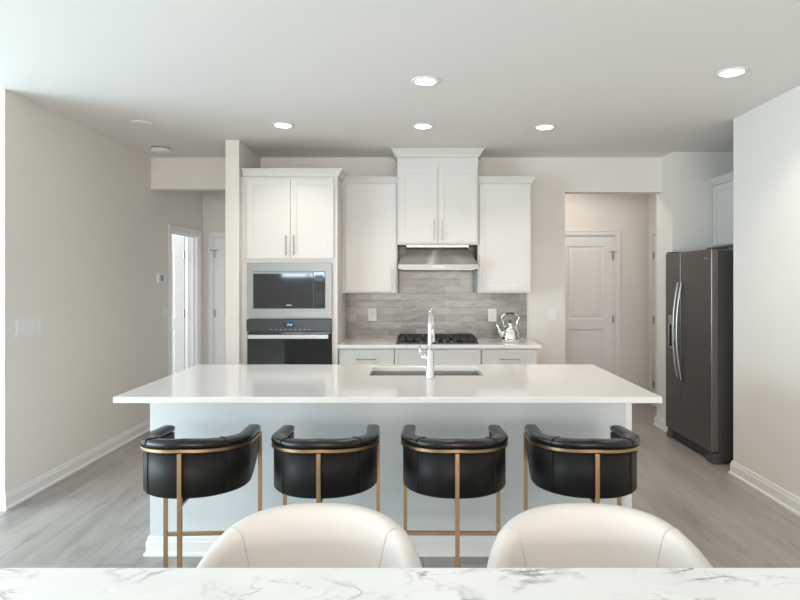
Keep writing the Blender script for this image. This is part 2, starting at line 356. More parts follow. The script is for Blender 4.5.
def door(n, w, h, M4, hinges, side, stop=False, knob=None):
    """two panel door built in local axes: x 0..w, front face y=0, thickness .035"""
    st = .115; mid0, mid1 = .90, 1.02
    pans = [(st, w-st, .22, mid0), (st, w-st, mid1, h-.115)]
    bm = plate([0, w], [0, h], pans, 0, .035, XZ)
    for (a, b, c, d) in pans:
        sec = []
        for yy0, yy1, y2 in ((.0, .012, .006), (.035, .023, .029)):
            # moulding slope down, flat, raised field
            r = [(a, b, c, d, yy0), (a+.015, b-.015, c+.015, d-.015, yy1), (a+.03, b-.03, c+.03, d-.03, yy1), (a+.05, b-.05, c+.05, d-.05, y2)]
            vs = [[bm.verts.new(p) for p in ((x0, y, z0), (x1, y, z0), (x1, y, z1), (x0, y, z1))] for x0, x1, z0, z1, y in r]
            for A, D in zip(vs, vs[1:]):
                for k in range(4): bm.faces.new((A[k], A[(k+1) % 4], D[(k+1) % 4], D[k]))
            bm.faces.new(vs[-1])
    bmesh.ops.remove_doubles(bm, verts=bm.verts[:], dist=1e-5)
    bmesh.ops.transform(bm, matrix=M4, verts=bm.verts[:])
    d = struct('door_%d' % n, bm, 'trim')
    hx = 0 if side == 'L' else w
    for z in hinges:
        b = bmesh.new(); cyl(b, (hx, -.006, z-.045), (hx, -.006, z+.045), .007, seg=10)
        box(b, hx-.016, hx+.016, -.0035, -.0005, z-.045, z+.045)
        if stop and z == hinges[0]:
            cyl(b, (hx-.05, -.03, z+.05), (hx+.04, -.02, z+.05), .005, seg=8); cyl(b, (hx, -.006, z+.04), (hx, -.006, z+.056), .009, seg=8)
        bmesh.ops.transform(b, matrix=M4, verts=b.verts[:])
        obj('hinge', b, 'nickel', d)
    if knob:
        b = bmesh.new(); kx = w-.06 if side == 'L' else .06
        cyl(b, (kx, -.001, .95), (kx, -.012, .95), .028); cyl(b, (kx, -.01, .95), (kx, -.04, .95), .011); tube(b, [(kx, -.045, .95), (kx+(.1 if side == 'R' else -.1), -.045, .95)], .009)
        bmesh.ops.transform(b, matrix=M4, verts=b.verts[:]); obj('door_handle', b, 'nickel', d)
    return d
T = Matrix.Translation; Rz = lambda a: Matrix.Rotation(a, 4, 'Z')
# open bedroom door swung into the bright room, hinged at the far jamb
door(1, .77, 2.025, T((-3.605, 7.125, .008)), (1.80, 1.08, .25), 'R')
door(2, .73, 2.03, T((-2.53, 7.332, .005)), (1.82, 1.08, .25), 'L', stop=True)
door(3, .67, 2.025, T((1.735, 7.104, .005)), (1.79, 1.02, .25), 'R', stop=True)
door(4, .74, 2.025, T((2.836, 6.95, .005)) @ Rz(-PI/2), (1.79, 1.02, .25), 'L')

# ------------------------------------------------------------------ ceiling fittings
def downlight(x, y, label, power=14, first=None):
    t = thing('recessed_light', (x, y, H), label, 'ceiling light', 'recessed kitchen ceiling lights')
    b = bmesh.new(); lathe(b, (x, y, H), [(.062, -.002), (.066, -.008), (.085, -.007), (.090, -.001)], 40)
    obj('trim_ring', b, 'plastic', t, smooth=True)
    b = bmesh.new(); lathe(b, (x, y, H), [(.062, -.004), (.062, -.0065)], 40); obj('lens', b, 'lens', t)
    l = area('lamp', (0, 0, -.014), (0, 0, 0), .12, .12, power, WARM, t, 'DISK'); l.data.spread = math.radians(115)
DP = 3.9
downlight(.06, 3.64, 'round recessed ceiling light nearest the camera above the island', DP)
downlight(.056, 4.70, 'middle recessed light of the far row in front of the range hood', DP)
downlight(-1.065, 4.67, 'recessed ceiling light in front of the tall oven cabinet', DP)
downlight(1.046, 4.73, 'recessed ceiling light in front of the doorway in back wall', DP)
downlight(1.89, 3.487, 'recessed ceiling light near the right wall', DP)
area('vestibule_ceiling_lamp', (1.75, 6.45, H-.02), (0, 0, 0), 0.2, .2, 5.5, (1, .93, .87), None, 'DISK')
t = thing('smoke_detector', (-2.40, 5.48, H), 'small white smoke alarm on the ceiling before the hallway opening', 'smoke alarm')
b = bmesh.new(); lathe(b, (-2.40, 5.48, H), [(.085, -.0005), (.085, -.012)], 32); obj('shadow_disc', b, 'plastic_grey', t, label='dark grey disc standing in for the shadow above the alarm')  # dark disc paints the shade between alarm and ceiling
b = bmesh.new(); lathe(b, (-2.40, 5.48, H), [(.088, -.0125), (.088, -.03), (.075, -.040), (.02, -.043)], 32); obj('cover', b, 'plastic', t, smooth=True)
b = bmesh.new(); lathe(b, (-2.17, 4.61, H), [(.085, -.001), (.085, -.005), (.07, -.010), (.06, -.011)], 32)
tag(obj('ceiling_cover_plate', b, 'ceiling', smooth=True), 'flat round pale cover plate on the ceiling near the left wall', 'cover plate')

# ------------------------------------------------------------------ wall plates
def switch_plate(name, fn, u0, u1, v0, v1, w, s, n, label, cat='light switch', outlet=False):
    """fn maps (u,v,w); s = direction the plate faces"""
    c = fn((u0+u1)/2, v0, w)
    t = thing(name, c, label, cat)
    obj('cover_plate', plate([u0, u1], [v0, v1], [], w+s*.0005, w+s*.006, fn), 'plastic', t, bev=.002)
    for i in range(n):
        cu = u0+(u1-u0)*(i+.5)/n; cv = (v0+v1)/2
        hw = min(.017, (u1-u0)/n*.36)
        if outlet:
            o = obj('socket', plate([cu-hw, cu+hw], [cv-.034, cv+.034], [], w+s*.0062, w+s*.008, fn), 'plastic', t)
            for dz in (-.018, .018):
                obj('slot', plate([cu-.007, cu-.003, cu+.003, cu+.007], [cv+dz-.005, cv+dz+.005], [(cu-.003, cu+.003, cv+dz-.005, cv+dz+.005)], w+s*.0081, w+s*.0086, fn), 'plastic_grey', o)
        else:
            obj('rocker', plate([cu-hw, cu+hw], [cv-.034, cv+.034], [], w+s*.0062, w+s*.009, fn), 'plastic', t, bev=.001)
switch_plate('wall_outlet', XZ, -.483, -.397, 1.088, 1.218, YB-.012, -1, 1, 'white outlet on the grey tile left of the cooktop', 'outlet', True)
switch_plate('wall_outlet', XZ, .727, .813, 1.082, 1.212, YB-.012, -1, 1, 'white outlet on the grey tile above the kettle', 'outlet', True)
switch_plate('light_switch', XZ, 1.335, 1.415, 1.088, 1.212, YB, -1, 1, 'white light switch on the back wall left of the doorway')
switch_plate('light_switch', YZ, 3.90, 4.17, 1.105, 1.235, XL, 1, 5, 'wide white multi-gang switch plate on the left wall')
switch_plate('light_switch', YZ, 6.17, 6.25, 1.10, 1.22, XL, 1, 1, 'narrow white switch beside the open hallway door')
t = thing('thermostat', (XL, 6.10, 1.46), 'small white thermostat with grey screen on the hallway wall', 'thermostat')
obj('housing', B((XL+.001, XL+.025, 6.02, 6.17, 1.465, 1.575)), 'plastic', t, bev=.004)
obj('screen', B((XL+.0255, XL+.027, 6.06, 6.13, 1.49, 1.55)), 'plastic_grey', t)

# ------------------------------------------------------------------ cabinets
def shaker(x0, x1, y, z0, z1, rail=.055, th=.02, rec=.0045):
    bm = plate([x0, x1], [z0, z1], [(x0+rail, x1-rail, z0+rail, z1-rail)], y, y+th, XZ)
    box(bm, x0+rail-.001, x1-rail+.001, y+rec, y+th-.001, z0+rail-.001, z1-rail+.001)
    return bm
def bar(p, q, out, r=.0055, post=.028):
    """bar pull from p to q standing off along out"""
    p, q, out = Vector(p), Vector(q), Vector(out); bm = bmesh.new(); d = (q-p).normalized()
    cyl(bm, p+out*post, q+out*post, r, seg=12)
    for s in (p+d*.02, q-d*.02): cyl(bm, s+out*.0005, s+out*post, r*.8, seg=10)
    return bm
CROWN = [(0, 0), (.012, 0), (.014, .012), (.040, .050), (.048, .052), (.048, .062), (0, .062)]
def crown(name, x0, x1, y0, y1, z, root, prof=CROWN, left=True, right=True, sc=1):
    bm = bmesh.new(); prof = [(a*sc, b*sc) for a, b in prof]
    base_run(bm, (x0, y0), (x1, y0), (0, -1), 1 if left else 0, 1 if right else 0, prof, z)
    if left: base_run(bm, (x0, y1), (x0, y0), (-1, 0), 0, 1, prof, z)
    if right: base_run(bm, (x1, y0), (x1, y1), (1, 0), 1, 0, prof, z)
    return obj(name, bm, 'cabinet', root)
def door_part(root, x0, x1, y, z0, z1, hx, hz0, hz1, name='door', rail=.055, horiz=None, mt='cabinet'):
    d = obj(name, shaker(x0, x1, y, z0, z1, rail), mt, root, bev=.0012)
    if hx is not None: obj('handle', bar((hx, y, hz0), (hx, y, hz1), (0, -1, 0)), 'nickel', d)
    if horiz: obj('handle', bar((horiz[0], y, horiz[2]), (horiz[1], y, horiz[2]), (0, -1, 0)), 'nickel', d)
    return d
# tall oven cabinet
OX0, OX1, OY = -1.555, -.706, 5.24
t = thing('oven_cabinet', ((OX0+OX1)/2, 5.55, 0), 'tall white cabinet housing the microwave and wall oven', 'cabinet')
ZM0, ZM1, ZO0, ZO1 = 1.175, 1.645, .46, 1.152
bm = plate([OX0, OX1], [.10, 2.43], [(OX0+.05, OX1-.05, ZO0, ZO1), (OX0+.05, OX1-.05, ZM0, ZM1)], OY, OY+.02, XZ)
for b_ in ((OX0, OX0+.018, OY+.02, YB-.002, 0, 2.43), (OX1-.018, OX1, OY+.02, YB-.002, 0, 2.43), (OX0+.018, OX1-.018, YB-.02, YB-.002, .1, 2.43),
           (OX0+.018, OX1-.018, OY+.02, YB-.02, 2.41, 2.43), (OX0+.018, OX1-.018, OY+.02, YB-.02, 1.66, 1.68), (OX0+.018, OX1-.018, OY+.02, YB-.02, 1.154, 1.17),
           (OX0+.018, OX1-.018, OY+.02, YB-.02, .42, .44), (OX0+.018, OX1-.018, OY+.06, OY+.08, 0, .1)): box(bm, *b_)
obj('carcass', bm, 'cabinet', t, bev=.001)
mx = (OX0+OX1)/2 + .0045
door_part(t, OX0+.042, mx-.002, OY-.021, 1.69, 2.405, mx-.035, 1.72, 1.90)
door_part(t, mx+.002, OX1-.033, OY-.021, 1.69, 2.405, mx+.035, 1.72, 1.90)
door_part(t, OX0+.03, OX1-.03, OY-.021, .12, .41, None, 0, 0, 'drawer', horiz=(mx-.09, mx+.09, .33))
crown('crown_moulding', OX0, OX1, OY-.001, 5.545, 2.431, t, left=False, right=True)
obj('side_filler', B((PX1+.0005, OX0-.0005, OY+.005, OY+.024, 0, 2.43)), 'cabinet', t)

# microwave with trim kit
y0 = OY
t = thing('microwave', (-1.135, 5.4, ZM0), 'built-in microwave with stainless surround and black glass front', 'microwave')
X0, X1 = -1.512, -.752
obj('trim_kit', plate([X0, X1], [1.163, 1.652], [(X0+.055, X1-.062, 1.245, 1.573)], y0-.022, y0-.002, XZ), 'steel_h', t, bev=.002)
obj('housing', B((X0+.06, X1-.065, y0-.001, y0+.42, ZM0+.05, ZM1-.04)), 'glass_frame', t)
xs = X1-.062-.105
d = obj('door', B((X0+.0555, xs-.001, y0-.030, y0-.0015, 1.2455, 1.5725)), 'glass', t, bev=.002)
obj('top_strip', B((X0+.06, xs-.004, y0-.0325, y0-.0305, 1.556, 1.570)), 'steel_h', d)
obj('window', B((X0+.10, xs-.04, y0-.0312, y0-.0302, 1.30, 1.535)), 'glass', d)
obj('emblem', B((-1.157, -1.113, y0-.0325, y0-.0305, 1.270, 1.277)), 'handle', d, label='small pale maker mark')
d = obj('control_panel', B((xs+.001, X1-.0625, y0-.030, y0-.0015, 1.2455, 1.5725)), 'glass', t, bev=.002)
for i in range(3):
    for j in range(4): obj('button', B((xs+.022+i*.023, xs+.036+i*.023, y0-.0315, y0-.0302, 1.29+j*.03, 1.302+j*.03)), 'glass_frame', d)
obj('display', B((xs+.02, X1-.08, y0-.0315, y0-.0302, 1.49, 1.54)), 'glass_frame', d)

# wall oven
t = thing('wall_oven', (-1.135, 5.4, ZO0), 'black glass wall oven with blue clock and steel bar handle', 'oven')
obj('housing', B((OX0+.055, OX1-.055, y0+.001, y0+.50, ZO0+.005, ZO1-.005)), 'glass_frame', t)
d = obj('control_panel', B((X0-.004, X1-.0, y0-.030, y0-.0005, 1.037, 1.148)), 'glass_frame', t, bev=.003)
obj('display', B((-1.19, -1.08, y0-.0315, y0-.0302, 1.075, 1.12)), 'glass', d)
SEG = {'1': 'bc', '2': 'abged', '4': 'fgbc', '0': 'abcdef', '8': 'abcdefg'}
def seg7(bm, x, z, w, h, ch, y):
    s = .0035
    P = {'a': (x, x+w, z+h-s, z+h), 'g': (x, x+w, z+h/2-s/2, z+h/2+s/2), 'd': (x, x+w, z, z+s), 'f': (x, x+s, z+h/2, z+h), 'b': (x+w-s, x+w, z+h/2, z+h), 'e': (x, x+s, z, z+h/2), 'c': (x+w-s, x+w, z, z+h/2)}
    for k in SEG[ch]: a = P[k]; box(bm, a[0], a[1], y-.0006, y, a[2], a[3])
bm = bmesh.new()
for i, ch in enumerate('1248'): seg7(bm, -1.157+i*.0125+(.003 if i > 1 else 0), 1.09, .009, .018, ch, y0-.0317)
obj('clock_digits', bm, 'blue', d, label='glowing blue clock digits')
for k in range(9): obj('touch_key', B((-1.30+k*.043, -1.29+k*.043, y0-.0312, y0-.0302, 1.053, 1.058)), 'nickel', d)
d = obj('oven_door', B((X0+.004, X1-.008, y0-.034, y0-.0005, ZO0+.02, 1.031)), 'glass', t, bev=.003)
bm = bmesh.new(); box(bm, X0+.02, X1-.025, y0-.078, y0-.062, .976, 1.014)
for hx in (X0+.06, X1-.075): box(bm, hx, hx+.02, y0-.063, y0-.0345, .985, 1.005)
obj('handle', bm, 'handle', d, bev=.004)

# upper cabinets
UY = 5.57
def upper(x0, x1, yf, z0, z1, label, doors, cl=True, cr=True, crz=None):
    t = thing('upper_cabinet', ((x0+x1)/2, (yf+YB)/2, z0), label, 'cabinet')
    bm = B((x0, x1, yf, YB-.013, z0, z1))
    obj('carcass', bm, 'cabinet', t, bev=.001)
    for a in doors: door_part(t, *a)
    return t
t = upper(-.7055, -.177, UY, 1.374, 2.425, 'white wall cabinet between the oven cabinet and range hood', [(-.668, -.190, UY-.021, 1.39, 2.41, -.222, 1.41, 1.60)])
crown('crown_moulding', -.7055, -.180, UY-.001, YB-.013, 2.426, t, left=False, right=False, sc=.9)
t = upper(.590, 1.100, UY, 1.374, 2.425, 'white wall cabinet right of the range hood above the kettle', [(.605, 1.085, UY-.021, 1.39, 2.41, .637, 1.41, 1.60)])
crown('crown_moulding', .592, 1.100, UY-.001, YB-.013, 2.426, t, left=False, right=True, sc=.9)
MY = 5.53
t = upper(-.1765, .5895, MY, 1.835, 2.665, 'tall white double-door cabinet above the range hood reaching the ceiling', [(-.160, .2045, MY-.021, 1.85, 2.56, .170, 1.875, 2.06), (.2095, .573, MY-.021, 1.85, 2.56, .243, 1.875, 2.06)])
crown('crown_moulding', -.1765, .5895, MY-.001, YB-.013, 2.666, t, sc=1.17)

# range hood
HX = .2065
t = thing('range_hood', (HX, 5.64, 1.59), 'stainless steel sloping range hood under the centre cabinet', 'range hood')
def rect(x0, x1, y0, y1, z): return [(x0, y0, z), (x1, y0, z), (x1, y1, z), (x0, y1, z)]
bm = bmesh.new(); loft(bm, [rect(HX-.372, HX+.372, 5.40, YB-.014, 1.645), rect(HX-.285, HX+.285, 5.60, YB-.014, 1.812)])
obj('canopy', bm, 'hood', t, bev=.002)
obj('front_lip', B((HX-.372, HX+.372, 5.385, YB-.014, 1.600, 1.6445)), 'steel_h', t, bev=.002)
obj('filter', B((HX-.34, HX+.34, 5.42, YB-.03, 1.594, 1.5995)), 'nickel', t)
obj('top_collar', B((HX-.30, HX+.30, 5.585, YB-.014, 1.8125, 1.834)), 'nickel', t)
for i in range(4): obj('button', B((HX-.05+i*.03, HX-.035+i*.03, 5.381, 5.3845, 1.616, 1.628)), 'nickel', t)

# backsplash
bm = bmesh.new(); box(bm, -.7055, 1.118, YB-.012, YB-.0005, .9155, 1.372); box(bm, -.1755, .5885, YB-.012, YB-.0005, 1.3725, 1.83)
tag(obj('tile_backsplash', bm, 'tile'), 'glossy grey glazed tile backsplash above the back counter', 'backsplash')

# base cabinets
def base_cab(x0, x1, label, handle=True, false_front=False):
    t = thing('base_cabinet', ((x0+x1)/2, 5.6, 0), label, 'cabinet')
    obj('carcass', B((x0, x1, 5.285, YB-.002, .10, .883), (x0, x1, 5.35, YB-.002, 0, .10)), 'cabinet', t, bev=.001)
    c = (x0+x1)/2
    if false_front:
        obj('false_drawer_front', shaker(x0+.004, x1-.004, 5.264, .70, .868, .03), 'cabinet', t, bev=.0012)
        door_part(t, x0+.004, c-.002, 5.264, .115, .69, c-.035, .50, .66); door_part(t, c+.002, x1-.004, 5.264, .115, .69, c+.035, .50, .66)
    else:
        door_part(t, x0+.012, x1-.004, 5.264, .70, .868, None, 0, 0, 'drawer', .03, (c-.09, c+.09, .785))
        door_part(t, x0+.012, x1-.004, 5.264, .115, .69, x1-.05, .50, .66)
base_cab(-.7055, -.195, 'white base cabinet with drawer left of the cooktop')
base_cab(-.194, .588, 'white base cabinet with blank front under the cooktop', false_front=True)
base_cab(.589, 1.098, 'white base cabinet with drawer below the kettle')
CT0, CT1 = .8835, .915
tag(obj('back_countertop', B((-.7055, 1.130, 5.24, YB-.0015, CT0, CT1)), 'quartz', bev=.003), 'white quartz countertop on the back base cabinets', 'countertop')

# cooktop
t = thing('gas_cooktop', (.2, 5.58, CT1), 'black gas cooktop with cast iron grates below the hood', 'cooktop')
obj('cooking_surface', B((-.185, .575, 5.325, 5.82, CT1+.0005, CT1+.012)), 'glass_frame', t, bev=.004)
for (bx, by, br) in ((-.05, 5.45, .04), (-.05, 5.70, .03), (.195, 5.60, .055), (.44, 5.45, .035), (.44, 5.70, .04)):
    bm = bmesh.new(); lathe(bm, (bx, by, CT1+.0125), [(br, 0), (br, .010), (br*.8, .012), (br*.8, .018), (br*.3, .020)], 24); obj('burner', bm, 'iron', t, smooth=False)
for gx in (-.17, .077, .324):
    bm = bmesh.new(); gw = .236; z0, z1 = CT1+.034, CT1+.048
    for yy in (5.345, 5.455, 5.57, 5.685, 5.80): box(bm, gx, gx+gw, yy-.006, yy+.006, z0, z1)
    for xx in (gx+.006, gx+gw*.33, gx+gw*.66, gx+gw-.006): box(bm, xx-.006, xx+.006, 5.339, 5.806, z0, z1)
    for xx in (gx+.008, gx+gw-.008):
        for yy in (5.347, 5.57, 5.798): box(bm, xx-.007, xx+.007, yy-.007, yy+.007, CT1+.0122, z0)
    obj('grate', bm, 'iron', t)
for k in range(5):
    bm = bmesh.new(); lathe(bm, (.055+k*.07, 5.352, CT1+.0125), [(.019, 0), (.018, .016), (.012, .019)], 20); obj('knob', bm, 'glass_frame', t)

# kettle
kx, ky = .888, 5.50
t = thing('kettle', (kx, ky, CT1), 'shiny silver whistling kettle with hoop handle on the back counter', 'kettle')
bm = bmesh.new(); lathe(bm, (kx, ky, CT1+.0005), [(.074, 0), (.083, .004), (.086, .02), (.085, .05), (.080, .085), (.068, .12), (.051, .148), (.035, .162), (.034, .165)], 48)
obj('body', bm, 'kettle', t, smooth=True)
bm = bmesh.new(); lathe(bm, (kx, ky, CT1+.166), [(.034, 0), (.030, .008), (.015, .014), (.006, .016), (.006, .022)], 32); obj('lid', bm, 'kettle', t, smooth=True)
bm = bmesh.new(); lathe(bm, (kx, ky, CT1+.188), [(.007, 0), (.012, .005), (.012, .011), (.006, .015)], 20); obj('lid_knob', bm, 'iron', t, smooth=True)
bm = bmesh.new(); tube(bm, [(kx-.060, ky-.01, CT1+.05), (kx-.085, ky-.015, CT1+.075), (kx-.105, ky-.018, CT1+.11), (kx-.122, ky-.02, CT1+.150), (kx-.132, ky-.02, CT1+.178)], [.024, .021, .017, .013, .012], 16)
sp = obj('spout', bm, 'kettle', t, smooth=True)
bm = bmesh.new(); tube(bm, [(kx-.128, ky-.02, CT1+.150), (kx-.098, ky-.02, CT1+.138)], .006, 8); obj('whistle_lever', bm, 'iron', sp)
bm = bmesh.new(); hp = []
for i in range(25):
    a = PI*(-.20)+(PI*1.40)*i/24
    hp.append((kx+.082*math.cos(a), ky, CT1+.226+.044*math.sin(a)))
hp = [(kx+.055, ky, CT1+.142), (kx+.066, ky, CT1+.175)] + hp + [(kx-.066, ky, CT1+.175), (kx-.055, ky, CT1+.142)]
tube(bm, hp, .005, 10); hd = obj('hoop_handle', bm, 'kettle', t, smooth=True)
bm = bmesh.new(); tube(bm, [(kx+.082*math.cos(a), ky, CT1+.226+.044*math.sin(a)) for a in [PI*(.34+.32*i/8) for i in range(9)]], .010, 12); obj('grip', bm, 'grille', hd, smooth=True, label='dark grey grip')

# ------------------------------------------------------------------ refrigerator
t = thing('refrigerator', (2.85, 5.18, 0), 'tall dark stainless side-by-side refrigerator in the right alcove', 'refrigerator')
obj('body', B((2.470, 3.20, 4.750, 5.60, .012, 1.742)), 'fridge_side', t, bev=.004)
FX0, FX1 = 2.402, 2.462
def fdoor(ya, yb, holes=[]):
    return plate([ya, yb], [.095, 1.752], holes, FX0, FX1, YZ)
dz = (5.405, 5.545, .86, 1.17)
d = obj('freezer_door', fdoor(5.302, 5.612, [dz]), 'blksteel', t, bev=.006)
r = obj('dispenser', B((FX0+.04, FX1-.002, dz[0]-.004, dz[1]+.004, dz[2]-.004, dz[3]+.004), ), 'grille', d, label='black dispenser recess')
obj('control_strip', B((FX0-.001, FX0+.006, dz[0]+.002, dz[1]-.002, 1.08, 1.168)), 'plastic_grey', r)
obj('paddle', B((FX0+.02, FX0+.032, 5.45, 5.50, .92, 1.06)), 'plastic_grey', r)
obj('tray', B((FX0+.002, FX0+.039, dz[0]+.002, dz[1]-.002, .862, .872)), 'plastic_grey', r)
d2 = obj('refrigerator_door', fdoor(4.742, 5.294), 'blksteel', t, bev=.006)
obj('door_edge', B((FX0+.008, FX1-.004, 4.7385, 4.7415, .10, 1.747)), 'blksteel_edge', d2, label='paler grey door edge')
obj('emblem', B((FX0-.003, FX0-.0003, 4.80, 4.86, 1.672, 1.682)), 'handle', d2, label='small pale maker mark')
for yy, dd in ((5.333, d), (5.264, d2)):
    bm = bmesh.new(); secs = []
    for i in range(33):
        s = i/32; z = .585+.89*s; bow = .050*math.sin(PI*s)**.75 if 0 < s < 1 else 0
        x = FX0-.004-bow; hw, ht = .015, .009
        secs.append([(x+ht*math.cos(q)*1.0, yy+hw*math.sin(q), z) for q in [2*PI*k/12 for k in range(12)]])
    loft(bm, secs); obj('handle', bm, 'handle', dd, smooth=True)
obj('base_grille', B((2.43, 2.469, 4.83, 5.53, .015, .088)), 'grille', t)
for ya, yb in ((4.728, 4.845), (5.515, 5.61)): obj('front_foot', B((2.408, 2.50, ya, yb, 0.0, .048), (2.415, 2.469, ya+.01, yb-.01, .048, .090)), 'fridge_side', t, bev=.008)
for ya in (4.80, 5.52): obj('rear_foot', B((3.05, 3.12, ya, ya+.06, 0, .05)), 'fridge_side', t)
for ya, yb in ((4.75, 4.84), (5.52, 5.605)): obj('hinge_cover', B((2.41, 2.55, ya, yb, 1.7535, 1.766)), 'fridge_side', t, bev=.004)

# cabinet above the refrigerator (faces left)
t = thing('upper_cabinet', (3.1, 5.07, 1.82), 'white wall cabinet above the dark refrigerator', 'cabinet')
obj('carcass', B((2.895, 3.298, 4.502, 5.647, 1.82, 2.41)), 'cabinet', t, bev=.001)
for ya, yb, hy in ((4.51, 5.072, 5.04), (5.078, 5.64, 5.11)):
    bm = plate([ya, yb], [1.83, 2.40], [(ya+.055, yb-.055, 1.885, 2.345)], 2.874, 2.8945, YZ); box(bm, 2.881, 2.893, ya+.054, yb-.054, 1.884, 2.346)
    d = obj('door', bm, 'cabinet', t, bev=.0012); obj('handle', bar((2.874, hy, 1.86), (2.874, hy, 2.0), (-1, 0, 0)), 'nickel', d)
bm = bmesh.new(); base_run(bm, (2.894, 4.502), (2.894, 5.647), (-1, 0), 0, 0, CROWN, 2.411); obj('crown_moulding', bm, 'cabinet', t)

# ------------------------------------------------------------------ island
IX0, IX1, IY0, IY1 = -1.450, 1.172, 3.178, 4.0
t = thing('kitchen_island', (-.14, 3.57, 0), 'long pale kitchen island base with white baseboard under the quartz top', 'kitchen island')
obj('front_panel', B((IX0, IX1, IY0, IY0+.02, 0, CT0)), 'island', t)
obj('side_panel', B((IX0, IX0+.02, IY0+.0205, IY1-.02, 0, CT0)), 'island', t)
obj('side_panel', B((IX1-.02, IX1, IY0+.0205, IY1-.02, 0, CT0)), 'island', t)
obj('corner_trim', B((IX1-.034, IX1+.003, IY0-.005, IY0-.0003, .105, CT0)), 'trim', t, label='white corner strip')
obj('cabinet_front', B((IX0+.02, IX1-.02, IY1-.06, IY1-.02, .10, CT0)), 'cabinet', t)
nx = 5; ww = (IX1-IX0-.04)/nx
for i in range(nx):
    a = IX0+.02+i*ww
    d = obj('door', plate([a+.003, a+ww-.003], [.12, .87], [(a+.06, a+ww-.06, .18, .81)], IY1-.019, IY1, XZ), 'cabinet', t)
baseboard('baseboard', [((IX0, IY0-.0005), (IX1, IY0-.0005), (0, -1), 1, 1), ((IX0-.0005, IY1-.02), (IX0-.0005, IY0), (-1, 0), 0, 1), ((IX1+.0005, IY0), (IX1+.0005, IY1-.02), (1, 0), 1, 0)], t,
          [(a, z*.98) for a, z in PROF])
# rear side left with no doors where the sink bowl hangs: everything is behind the front panel
SX0, SX1, SY0, SY1 = -.286, .414, 3.55, 3.92
bm = plate([-1.503, 1.222], [2.89, 4.02], [(SX0, SX1, SY0, SY1)], CT0+.0005, CT1, XY)
tag(obj('island_countertop', bm, 'quartz', bev=.003), 'long glossy white quartz countertop on the island', 'countertop')
t = thing('undermount_sink', (.064, 3.7, .66), 'stainless undermount sink set into the island countertop', 'sink')
bm = bmesh.new(); g = .006; q = .0
box(bm, SX0-g, SX0-g+.004, SY0-g, SY1+g, .66, CT0-.0005); box(bm, SX1+g-.004, SX1+g, SY0-g, SY1+g, .66, CT0-.0005)
box(bm, SX0-g+.004, SX1+g-.004, SY0-g, SY0-g+.004, .66, CT0-.0005); box(bm, SX0-g+.004, SX1+g-.004, SY1+g-.004, SY1+g, .66, CT0-.0005)
box(bm, SX0-g+.004, SX1+g-.004, SY0-g+.004, SY1+g-.004, .66, .664)
obj('bowl', bm, 'steel', t)
bm = bmesh.new(); lathe(bm, (.064, 3.72, .6643), [(.05, 0), (.05, .003), (.03, .004), (.028, .001)], 28); obj('drain', bm, 'chrome', t, smooth=True)

# faucet
fx, fy = .083, 3.455
t = thing('kitchen_faucet', (fx, fy, CT1), 'tall chrome pull-down faucet with side lever on the island', 'faucet')
bm = bmesh.new(); lathe(bm, (fx, fy, CT1+.0003), [(.028, 0), (.028, .006), (.026, .01), (.0215, .165), (.018, .172), (.015, .174)], 28); obj('base', bm, 'chrome', t, smooth=True)
sx = .012
pts = [(fx, fy, CT1+.173)] + [(fx, fy, CT1+.173+.123*i/5) for i in range(1, 6)]
R = .085
for i in range(1, 15):
    a = PI*i/14; pts.append((fx+.018*(1-math.cos(a))/2, fy+R*(1-math.cos(a)), CT1+.296+R*math.sin(a)*1.22))
bm = bmesh.new(); tube(bm, pts, .0135, 16); obj('spout', bm, 'chrome', t, smooth=True)
ex, ey = pts[-1][0], pts[-1][1]
bm = bmesh.new(); tube(bm, [(ex, ey, CT1+.2955), (ex, ey, CT1+.27), (ex, ey, CT1+.20), (ex, ey, CT1+.195)], [.0145, .0165, .019, .017], 16); obj('spray_head', bm, 'chrome', t, smooth=True)
bm = bmesh.new(); tube(bm, [(fx-.0215, fy, CT1+.125), (fx-.05, fy, CT1+.126)], .013, 14); tube(bm, [(fx-.04, fy, CT1+.13), (fx-.058, fy-.01, CT1+.145), (fx-.062, fy-.012, CT1+.20)], [.008, .007, .0045], 12)
obj('lever', bm, 'chrome', t, smooth=True)

